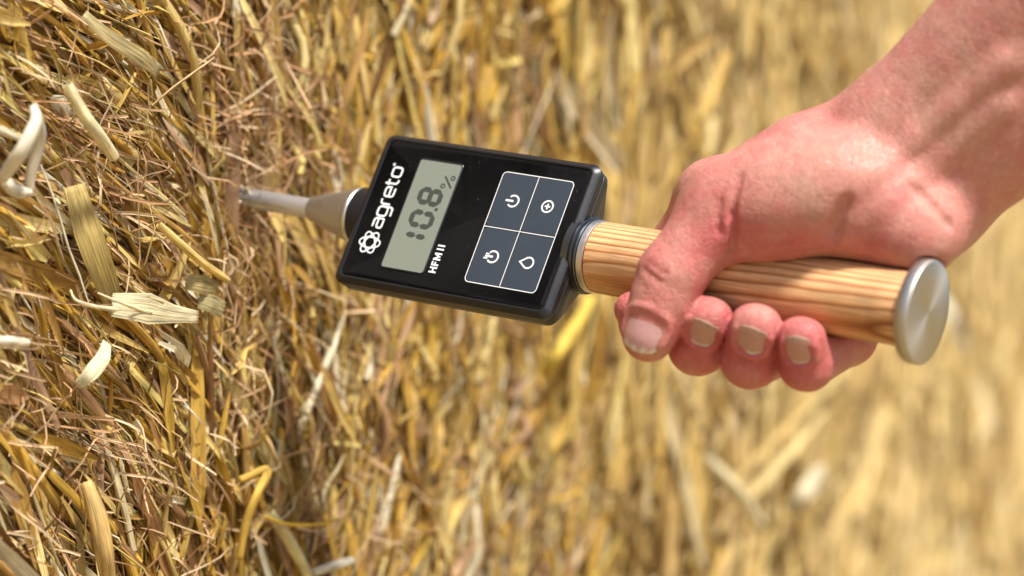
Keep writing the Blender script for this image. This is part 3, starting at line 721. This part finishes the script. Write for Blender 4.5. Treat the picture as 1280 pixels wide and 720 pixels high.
# keypad
bm = bmesh.new()
ol = [(x, -25.2 + y) for y, x in rrect(16.0, 23.5, 1.8, 5)]
ol = [(yy, -(25.2 + xx)) for xx, yy in rrect(16.0, 23.5, 1.8, 5)]
stroke_bm(bm, ol, .33, True, h=.00010)
stroke_bm(bm, [(-23.4, -25.3), (23.4, -25.3)], .31, h=.00011); stroke_bm(bm, [(0, -9.3), (0, -41.1)], .31, h=.00012)
print_obj('keypad_outline', bm, M_WHITE, meter)
def key(cA, cB, icon):
    bm = bmesh.new(); rings = []
    for d, z in ((0, ZF + .00001), (0, ZF + .00005), (.7, ZF + .00009)):
        rings.append([bm.verts.new(((cA + x) * .001, (cB + y) * .001, z)) for x, y in rrect(7.75 - d, 11.5 - d, 1.4, 5)])
    for a, b in zip(rings, rings[1:]):
        for i in range(len(a)): bm.faces.new((a[i], a[(i + 1) % len(a)], b[(i + 1) % len(a)], b[i]))
    bm.faces.new(rings[-1]); k = bm_link('key', bm, M_KEY, meter)
    bm = bmesh.new(); x, y = cB, -cA; H_ = .00014
    if icon in ('power', 'hand'):
        stroke_bm(bm, arc(x, y - .5, 2.35, 2.35, 90 + 42, 90 + 360 - 42, 22), .72, h=H_)
        stroke_bm(bm, [(x, y - .6), (x, y + 2.9)], .85, h=H_)
        if icon == 'hand': stroke_bm(bm, [(x - .9, y + 1.6), (x - .9, y + 3.4)], .6, h=H_); stroke_bm(bm, [(x + .95, y + 1.2), (x + .95, y + 2.9)], .6, h=H_)
    elif icon == 'plus':
        stroke_bm(bm, arc(x, y, 2.35, 2.35, 0, 360, 26)[:-1], .68, True, h=H_)
        stroke_bm(bm, [(x - 1.2, y), (x + 1.2, y)], .68, h=H_); stroke_bm(bm, [(x, y - 1.2), (x, y + 1.2)], .68, h=H_ + .00001)
    else:
        stroke_bm(bm, [(x, y + 3.2)] + arc(x, y - .5, 2.2, 2.2, 145, 395, 22), .68, True, h=H_)
    print_obj('icon', bm, M_WHITE, k)
key(17.3, 11.9, 'power'); key(33.3, 11.9, 'plus'); key(17.3, -11.9, 'hand'); key(33.3, -11.9, 'drop')
# dust specks on the case, as in the photograph's close view
bm = bmesh.new()
for _ in range(90):
    x, y = random.uniform(-44, 45), random.uniform(-28, 28); s = random.uniform(.03, .095)
    if -30.5 < x < -9 : continue
    bm.faces.new([bm.verts.new(((x + s * math.cos(a) * random.uniform(.6, 1.3)) * .001, (y + s * math.sin(a)) * .001, .00001)) for a in np.linspace(0, 5.3, 6)])
tag(print_obj('dust', bm, simple('dust', (.5, .48, .42), .9), meter), kind='stuff')

# ------------------------------------------------------------------ the hand and forearm: one continuous surface from a distance field
VOX = .00086
class Field:
    def __init__(s, lo, hi):
        s.lo = np.array(lo); s.n = np.ceil((np.array(hi) - s.lo) / VOX).astype(int) + 1
        s.ax = [s.lo[i] + VOX * np.arange(s.n[i]) for i in range(3)]
def cone_d(X, Y, Z, a, b, ra, rb, flat=None):
    a = np.array(a); b = np.array(b); d = b - a; L2 = d @ d
    t = np.clip(((X - a[0]) * d[0] + (Y - a[1]) * d[1] + (Z - a[2]) * d[2]) / L2, 0, 1)
    return np.sqrt((X - a[0] - t * d[0]) ** 2 + (Y - a[1] - t * d[1]) ** 2 + (Z - a[2] - t * d[2]) ** 2) - (ra + (rb - ra) * t)
def ell_d(X, Y, Z, c, ax, rad):
    """ellipsoid; ax: 3 orthonormal rows"""
    c = np.array(c); q = [((X - c[0]) * e[0] + (Y - c[1]) * e[1] + (Z - c[2]) * e[2]) for e in ax]
    k0 = np.sqrt(sum((q[i] / rad[i]) ** 2 for i in range(3))); k1 = np.sqrt(sum((q[i] / rad[i] ** 2) ** 2 for i in range(3)))
    return k0 * (k0 - 1) / (k1 + 1e-9)
def smin(a, b, k):
    h = np.maximum(k - np.abs(a - b), 0) / k
    return np.minimum(a, b) - h * h * k * .25
def smax(a, b, k): return -smin(-a, -b, k)
def frame3(d, hint):
    d = np.array(d) / np.linalg.norm(d); s = np.array(hint) - d * (np.array(hint) @ d); s /= np.linalg.norm(s)
    return [d, s, np.cross(d, s)]

mm = .001
def ay(px): return axis(A_at(px))[1]
# fingers: (radius list, joints MCP PIP DIP tip) round the handle: px is where the joint sits along the axis
def sample(D, P):
    q = (P - Fd.lo) / VOX; i = np.clip(np.floor(q).astype(int), 0, np.array(D.shape) - 2); f = q - i; r_ = 0
    for dx in (0, 1):
        for dy in (0, 1):
            for dz in (0, 1):
                wgt = (f[:, 0] if dx else 1 - f[:, 0]) * (f[:, 1] if dy else 1 - f[:, 1]) * (f[:, 2] if dz else 1 - f[:, 2])
                r_ = r_ + wgt * D[i[:, 0] + dx, i[:, 1] + dy, i[:, 2] + dz]
    return r_
def surf(D, px, py, deeper=0.):
    """the point of the surface met by the sight line through (px, py)"""
    ys = np.arange(-.185, .008, .0004); P = np.stack([at(px, py, y) for y in ys])
    i = np.nonzero(sample(D, P) < 0)[0]
    return P[i[0]] + np.array([0, deeper, 0])
WIDE = .0021
FING = {
 'index':  ([12.0, 10.6, 9.3, 7.6], [hp(862, 31*mm, 106), hp(778, 25.5*mm, 198), hp(815, 22.5*mm, 262), hp(824, 21*mm, 304)]),
 'middle': ([12.0, 11.2, 10.0, 8.4], [hp(922, 36*mm, 112), hp(902, 28*mm, 222), hp(902, 29*mm, 289), hp(922, 24.2*mm, 320)]),
 'ring':   ([11.5, 11.0, 10.1, 8.6], [hp(982, 35*mm, 114), hp(966, 29*mm, 222), hp(968, 30*mm, 288), hp(982, 24.4*mm, 321)]),
 'pinky':  ([10.5, 10.0, 9.3, 7.8], [hp(1034, 31*mm, 118), hp(1040, 24.5*mm, 213), hp(1034, 27.5*mm, 286), hp(1035, 22.8*mm, 314)]),
}
TH = [hp(914, 29.5*mm, 60), hp(880, 25.5*mm, -5), hp(868, 35.5*mm, -42)]       # thumb MCP, IP, tip
CMC = at(1052, 232, -.072)
WU, WL = at(1112, 170, -.057), at(1156, 250, -.054)                            # wrist: radial and ulnar bones
EU, EL = at(1560, -285, -.120), at(1650, -135, -.112)                          # on towards the elbow
lo = np.array([.030, -.19, -.055]); hi = np.array([.265, .012, .205])
Fd = Field(lo, hi)
X = Fd.ax[0][:, None, None].astype(np.float32); Y = Fd.ax[1][None, :, None].astype(np.float32); Z = Fd.ax[2][None, None, :].astype(np.float32)
# palm, metacarpals, thenar, forearm
D = cone_d(X, Y, Z, WU, EU, .0205, .029)
D = smin(D, cone_d(X, Y, Z, WL, EL, .0195, .033), .022)
carp = {'index': at(1072, 188, -.050), 'middle': at(1098, 205, -.046), 'ring': at(1125, 225, -.048), 'pinky': at(1140, 246, -.055)}
for f in FING:
    D = smin(D, cone_d(X, Y, Z, FING[f][1][0], carp[f], FING[f][0][0] * mm, .0145), .012)
D = smin(D, cone_d(X, Y, Z, carp['index'], WU, .016, .0195), .014)
D = smin(D, cone_d(X, Y, Z, carp['pinky'], WL, .0165, .019), .014)
tax = frame3(TH[0] - CMC, (0, -.3, 1))
D = smin(D, ell_d(X, Y, Z, .47 * TH[0] + .53 * CMC + np.array([0, .001, -.0025]), tax, (.038, .0225, .0185)), .012)
D = smin(D, cone_d(X, Y, Z, TH[0], CMC, .0135, .0165), .010)
# web between thumb and index
D = smin(D, cone_d(X, Y, Z, .55 * TH[0] + .45 * FING['index'][1][0], at(1000, 205, -.05), .0095, .0165), .014)
# heel of the hand lying on the handle
D = smin(D, cone_d(X, Y, Z, hp(1068, 28*mm, 92), hp(1116, 29*mm, 104), .0130, .0145), .012)
D = smin(D, cone_d(X, Y, Z, hp(1116, 29*mm, 104), WL, .0135, .0185), .012)
# tendons inside the wrist and a vein
def local(D, a, b, r_, k, sub):
    """blend one capsule into (or out of) the field, touching only the cells round it"""
    m_ = r_ + k + .004
    i0 = np.clip(((np.minimum(a, b) - m_ - Fd.lo) / VOX).astype(int), 0, np.array(D.shape) - 1); i1 = np.clip(((np.maximum(a, b) + m_ - Fd.lo) / VOX).astype(int) + 2, 1, D.shape)
    sl = tuple(slice(p, q) for p, q in zip(i0, i1)); c = cone_d(X[sl[0]], Y[:, sl[1]], Z[:, :, sl[2]], a, b, r_, r_)
    D[sl] = smax(D[sl], -c, k) if sub else smin(D[sl], c, k)
def dense(pts, step=5.):
    pts = np.array(pts, float); P = np.vstack([2 * pts[0] - pts[1], pts, 2 * pts[-1] - pts[-2]]); out = []
    for i in range(len(pts) - 1):
        a, b, c, e = P[i:i + 4]; n = max(2, int(np.linalg.norm(c - b) / step))
        for t in np.arange(n) / n: out.append(.5 * (2 * b + (c - a) * t + (2 * a - 5 * b + 4 * c - e) * t ** 2 + (3 * b - a - 3 * c + e) * t ** 3))
    return out + [pts[-1]]
def ridge(D, pts, r_, k=.006, deep=.0006):
    D = np.array(D); q = [surf(D, x, y, deep) for x, y in dense(pts)]
    for a, b in zip(q, q[1:]): local(D, a, b, r_, k, False)
    return D
D = ridge(D, [(1075, 232), (1105, 212), (1140, 180), (1180, 146), (1225, 108), (1270, 66)], .0011, .009, .0052)
D = ridge(D, [(1098, 262), (1130, 236), (1165, 206), (1210, 166), (1262, 122)], .0011, .009, .0052)
# thumb
dt = smin(cone_d(X, Y, Z, TH[0], TH[1], .0145, .0122), cone_d(X, Y, Z, TH[1], TH[2], .0119, .0095), .004)
dt = smin(dt, cone_d(X, Y, Z, TH[1] + (TH[2] - TH[1]) * .5, TH[2] + (TH[2] - TH[1]) * .12, .0114, .0089), .004)
D = smin(D, dt, .007)
# fingers; blend softly at the knuckle, sharply elsewhere
for f, (rad, J) in FING.items():
    d = cone_d(X, Y, Z, J[0], J[1], rad[0] * mm, rad[1] * mm)
    d = smin(d, cone_d(X, Y, Z, J[1], J[2], rad[1] * mm, rad[2] * mm), .004)
    for w_ in (-1, 1):                                # two side-by-side cones make the blunt, squarish end of a finger
        o = MA * w_ * WIDE
        d = smin(d, cone_d(X, Y, Z, J[2] + o, J[3] + o, rad[2] * mm - .0016, rad[3] * mm - .0009), .003)
    dj = np.sqrt((X - J[0][0]) ** 2 + (Y - J[0][1]) ** 2 + (Z - J[0][2]) ** 2)
    k = .0004 + .0106 * np.clip(1 - (dj - .016) / .016, 0, 1)
    D = smin(D, d, k)
# creases
def groove(D, pts, r_, k=.0035, deep=-.0002):
    D = np.array(D); q = [surf(D, x, y, deep) for x, y in dense(pts)]
    for a, b in zip(q, q[1:]): local(D, a, b, r_, k, True)
    return D
D = groove(D, [(915, 268), (917, 285), (915, 305), (911, 326)], .0011, .0016, .0001)
D = groove(D, [(926, 218), (919, 242), (915, 268)], .0004, .0022, .0001)
D = groove(D, [(803, 334), (815, 345), (828, 354)], .0005, .0014)
D = groove(D, [(808, 326), (822, 337), (836, 344)], .0003, .0014)
D = groove(D, [(900, 250), (897, 272), (899, 292)], .0003, .002)
D = groove(D, [(1058, 250), (1048, 272), (1040, 296)], .0005, .004)
D = groove(D, [(1138, 232), (1160, 250), (1178, 270), (1190, 284)], .0004, .003)
for f in ('middle', 'ring', 'pinky'):                    # creases over the end joint
    j = proj(FING[f][1][2] * .8 + FING[f][1][3] * .2); 
    for dy in (-4, 3): D = groove(D, [(j[0] - 17, j[1] + 1 + dy), (j[0] - 2, j[1] + 4 + dy), (j[0] + 14, j[1] + dy)], .0005, .0014)
# the handle presses into the palm and fingers
am = axis(.12); tA = (X - am[0]) * MA[0] + (Y - am[1]) * MA[1] + (Z - am[2]) * MA[2]
dh_ = np.sqrt(np.maximum((X - am[0]) ** 2 + (Y - am[1]) ** 2 + (Z - am[2]) ** 2 - tA ** 2, 0)) - (HANDLE_R + .0003)
dcap = np.maximum(np.maximum(.1846 - .12 - tA, tA - (.1915 - .12)), dh_ - .0060)
D = smax(D, -np.minimum(dh_, dcap), .0012).astype(np.float32)

def pcone(P, a, b, ra, rb): return cone_d(P[:, 0], P[:, 1], P[:, 2], a, b, ra, rb)
def own_finger(f):
    rad, J = FING[f]; o = MA * WIDE
    return lambda P: smin(pcone(P, J[2] + o, J[3] + o, rad[2] * mm - .0016, rad[3] * mm - .0009), pcone(P, J[2] - o, J[3] - o, rad[2] * mm - .0016, rad[3] * mm - .0009), .003)
def own_thumb(P): return smin(pcone(P, TH[1], TH[2], .0119, .0095), pcone(P, TH[1] + (TH[2] - TH[1]) * .5, TH[2] + (TH[2] - TH[1]) * .12, .0114, .0089), .004)
def nail_grid(J0, J1, c_t, outward, half_l, half_w, own, n1=19, n2=15, grow=0.):
    d = J1 - J0; L = np.linalg.norm(d); d = d / L; base = J0 + d * L * c_t
    o = np.array(outward, float); o -= d * (o @ d); o /= np.linalg.norm(o); s_ = np.cross(d, o); P = []
    for i in range(n1):
        a = -1 + 2 * i / (n1 - 1)
        for j in range(n2):
            b = -1 + 2 * j / (n2 - 1)
            wl = (half_w + grow) * (1 - .14 * max(0, -a) ** 2.2 - .12 * max(0, a) ** 4)
            lng = (half_l + grow) * (1 - (.30 if a < 0 else .22) * b * b)
            ang = b * wl / .0092
            P.append(base + d * a * lng + (s_ * math.sin(ang) + o * math.cos(ang)) * .030)
    P = np.array(P); cen = base + d * np.clip((P - base) @ d, -1, 1)[:, None]
    dr = cen - P; dr /= np.linalg.norm(dr, axis=1, keepdims=True); tt = np.zeros(len(P)) + .010
    for _ in range(60): tt += np.clip(own(P + dr * tt[:, None]), -.001, .002) * .8
    return P + dr * tt[:, None], dr
DIRTY = [(.56, .27, .215), (.93, .80, .72), (.36, .25, .18)]
NAILS = []
for f, ct in (('middle', .92), ('ring', .94), ('pinky', .92)):
    rad, J = FING[f]; mid = J[2] * .3 + J[3] * .7; out = mid - axis((mid - AX0) @ MA); out /= np.linalg.norm(out)
    NAILS.append((J[2], J[3], ct, out + np.array([.10, -.25, 0]),   .0060, .0067, own_finger(f), 'worn short fingernail with grime under its edge', DIRTY))
NAILS.append((TH[1], TH[2], 1.04, np.array([-.36, -.93, -.03]), .0080, .0078, own_thumb, 'clean pink thumbnail with pale edge', [(.76, .37, .37), (.80, .56, .52), (.86, .76, .68)]))
GRIDS = [nail_grid(*q[:7]) for q in NAILS]
FOLD = [nail_grid(*q[:7], 11, 9, .0009)[0].reshape(11, 9, 3) for q in NAILS]
for F_ in FOLD:
    path = [F_[i, 0] for i in range(8, 0, -1)] + [F_[0, j] for j in range(9)] + [F_[i, 8] for i in range(1, 9)]
    for a, b in zip(path, path[1:]): local(D, a, b, .00042, .0020, False)

def surface_nets(D):
    s = D < 0
    nx, ny, nz = D.shape
    acc = np.zeros((nx - 1, ny - 1, nz - 1, 3), np.float32); cnt = np.zeros((nx - 1, ny - 1, nz - 1), np.int16)
    for ax_ in range(3):
        for o1 in (0, 1):
            for o2 in (0, 1):
                sl0 = [None] * 3; sl1 = [None] * 3; oth = [i for i in range(3) if i != ax_]
                for i, o in zip(oth, (o1, o2)):
                    sl0[i] = slice(o, D.shape[i] - 1 + o); sl1[i] = sl0[i]
                sl0[ax_] = slice(0, D.shape[ax_] - 1); sl1[ax_] = slice(1, D.shape[ax_])
                a = D[tuple(sl0)]; b = D[tuple(sl1)]; c = (a < 0) != (b < 0)
                i = np.nonzero(c); t = a[i] / (a[i] - b[i])
                acc[i[0], i[1], i[2], ax_] += t; acc[i[0], i[1], i[2], oth[0]] += o1; acc[i[0], i[1], i[2], oth[1]] += o2
                cnt[i] += 1
    ii = np.nonzero(cnt); vid = np.full(cnt.shape, -1, np.int32); vid[ii] = np.arange(len(ii[0]))
    V = np.stack(ii, 1) + acc[ii] / cnt[ii][:, None]
    Q = []
    for ax_ in range(3):
        sl0 = [slice(1, -1)] * 3; sl1 = [slice(1, -1)] * 3
        sl0[ax_] = slice(0, D.shape[ax_] - 1); sl1[ax_] = slice(1, D.shape[ax_])
        a = s[tuple(sl0)]; b = s[tuple(sl1)]; i = np.nonzero(a != b)
        base = np.stack(i, 1); o = [k for k in range(3) if k != ax_]
        base[:, o[0]] += 1; base[:, o[1]] += 1
        def c(d0, d1):
            q = base.copy(); q[:, o[0]] -= d0; q[:, o[1]] -= d1; return vid[q[:, 0], q[:, 1], q[:, 2]]
        f = np.stack([c(1, 1), c(0, 1), c(0, 0), c(1, 0)], 1); fl = a[i] ^ (ax_ == 1)
        f[~fl] = f[~fl][:, ::-1]; Q.append(f)
    return V, np.concatenate(Q)
Vh, Qh = surface_nets(D)
Vh = Fd.lo + Vh * VOX
# a light relaxation removes the voxel steps
E_ = np.concatenate([Qh[:, [0, 1]], Qh[:, [1, 2]], Qh[:, [2, 3]], Qh[:, [3, 0]]])
for _ in range(3):
    sm = np.zeros_like(Vh); ct = np.zeros(len(Vh))
    for k in range(3): sm[:, k] = np.bincount(E_[:, 0], Vh[E_[:, 1], k], len(Vh)) + np.bincount(E_[:, 1], Vh[E_[:, 0], k], len(Vh))
    ct = np.bincount(E_[:, 0], minlength=len(Vh)) + np.bincount(E_[:, 1], minlength=len(Vh))
    Vh = .5 * Vh + .5 * sm / np.maximum(ct, 1)[:, None]
gr = np.stack(np.gradient(D), -1)
PORG = np.array([.15, -.07, .06])
me = mesh_np('person', Vh - PORG, Qh)
red = np.zeros(len(Vh))
def blob(c, r_, a_): return a_ * np.exp(-((Vh - np.array(c)) ** 2).sum(1) / r_ ** 2)
for f, (rad, J) in FING.items():
    red += blob(J[3] * .35 + J[2] * .65, .011, .62) + blob(J[3], .009, .28) + blob(J[1], .015, .2)
red += blob(TH[1], .012, .30) + blob(TH[2], .012, .22) + blob(TH[0], .016, .15) + blob(at(1000, 190, -.06), .03, .10) + blob(CMC, .02, -.10) + blob(surf(D, 880, 290), .012, .22) + blob(surf(D, 960, 292), .014, .18) + blob(surf(D, 1085, 290), .014, .15) + blob(surf(D, 1010, 215), .016, -.14) + blob(surf(D, 1180, 120), .022, -.10)
attr(me, 'redness', 'FLOAT', red * 1.25 + .09)
person = link('person', me, skin_material()); person.location = Vector(PORG)
tag(person, 'sunburnt bare forearm and hand of a person gripping the wooden handle', 'person')

# nails: curved plates laid on the fingertips
M_NAIL = nail_material()
for (J0, J1, ct, out, hl, hw_, own, lab, cols), (Q, dr) in zip(NAILS, GRIDS):
    n1, n2 = 19, 15; tint = []
    for i in range(n1):
        a = -1 + 2 * i / (n1 - 1)
        for j in range(n2):
            b = -1 + 2 * j / (n2 - 1); k = abs(b) ** 6; e0 = min(1, max(0, (-a - .74) / .10)); e1 = min(1, max(0, (a - .74 + .12 * math.sin(j * 1.7)) / .2))
            c = np.array(cols[0]) * (1 - e0) + np.array(cols[1]) * e0; c = c * (1 - e1) + np.array(cols[2]) * e1
            tint.append(c * (1 - .4 * k) + np.array(cols[2]) * .4 * k)
    G = Q.reshape(n1, n2, 3).copy()
    for _ in range(5):
        G[1:-1] = .5 * G[1:-1] + .25 * (G[:-2] + G[2:]); G[:, 1:-1] = .5 * G[:, 1:-1] + .25 * (G[:, :-2] + G[:, 2:])
    lift = np.repeat(np.interp(np.linspace(0, 1, n1), [0, .3, .8, 1], [-.0002, .00005, .00008, .00025]), n2)
    Q = G.reshape(-1, 3) - dr * lift[:, None]
    ii = np.arange(n1 * n2).reshape(n1, n2)
    me = mesh_np('fingernail', Q - PORG, np.stack([ii[:-1, :-1], ii[1:, :-1], ii[1:, 1:], ii[:-1, 1:]], -1).reshape(-1, 4))
    attr(me, 'tint', 'FLOAT_COLOR', np.concatenate([np.array(tint), np.ones((len(Q), 1))], 1))
    o_ = link('fingernail', me, M_NAIL, person); o_['label'] = lab
    md = o_.modifiers.new('thickness', 'SOLIDIFY'); md.thickness = .0003; md.offset = 0

# fine fair hairs on the forearm
sel = np.nonzero((Vh[:, 2] > .045) & (Vh[:, 0] > .115))[0]; sel = rng.choice(sel, 900)
p0 = Vh[sel]; gi = ((p0 - Fd.lo) / VOX).astype(int); gi = np.clip(gi, 0, np.array(D.shape) - 1)
nrm = gr[gi[:, 0], gi[:, 1], gi[:, 2]]; nrm = nrm / (np.linalg.norm(nrm, axis=1, keepdims=True) + 1e-9)
ad_ = np.array(EU) - np.array(WU); ad_ /= np.linalg.norm(ad_)
dr = -ad_ * .8 + nrm * rng.uniform(.15, .5, (900, 1)) + rng.normal(0, .25, (900, 3)); dr /= np.linalg.norm(dr, axis=1, keepdims=True)
tt = np.linspace(0, 1, 5)[None, :, None]; Lh = rng.uniform(.004, .010, 900)[:, None, None]
P = p0[:, None] + dr[:, None] * tt * Lh - nrm[:, None] * (tt ** 2) * Lh * .12
T = np.gradient(P, axis=1); T /= np.linalg.norm(T, axis=2, keepdims=True); sd = np.cross(T, np.broadcast_to(nrm[:, None], T.shape)); sd /= np.linalg.norm(sd, axis=2, keepdims=True) + 1e-9
wd = np.ones((900, 5)) * .00012 * np.linspace(1, .3, 5)[None]
V, m_, cl = sweep(P, sd, np.cross(sd, T), wd, wd, TRI)
me = mesh_np('arm_hair', V.reshape(-1, 3) - PORG, strand_faces(900, 5, m_, cl))
tag(link('arm_hair', me, simple('fair hair', (.50, .33, .17), .4), person), kind='stuff')
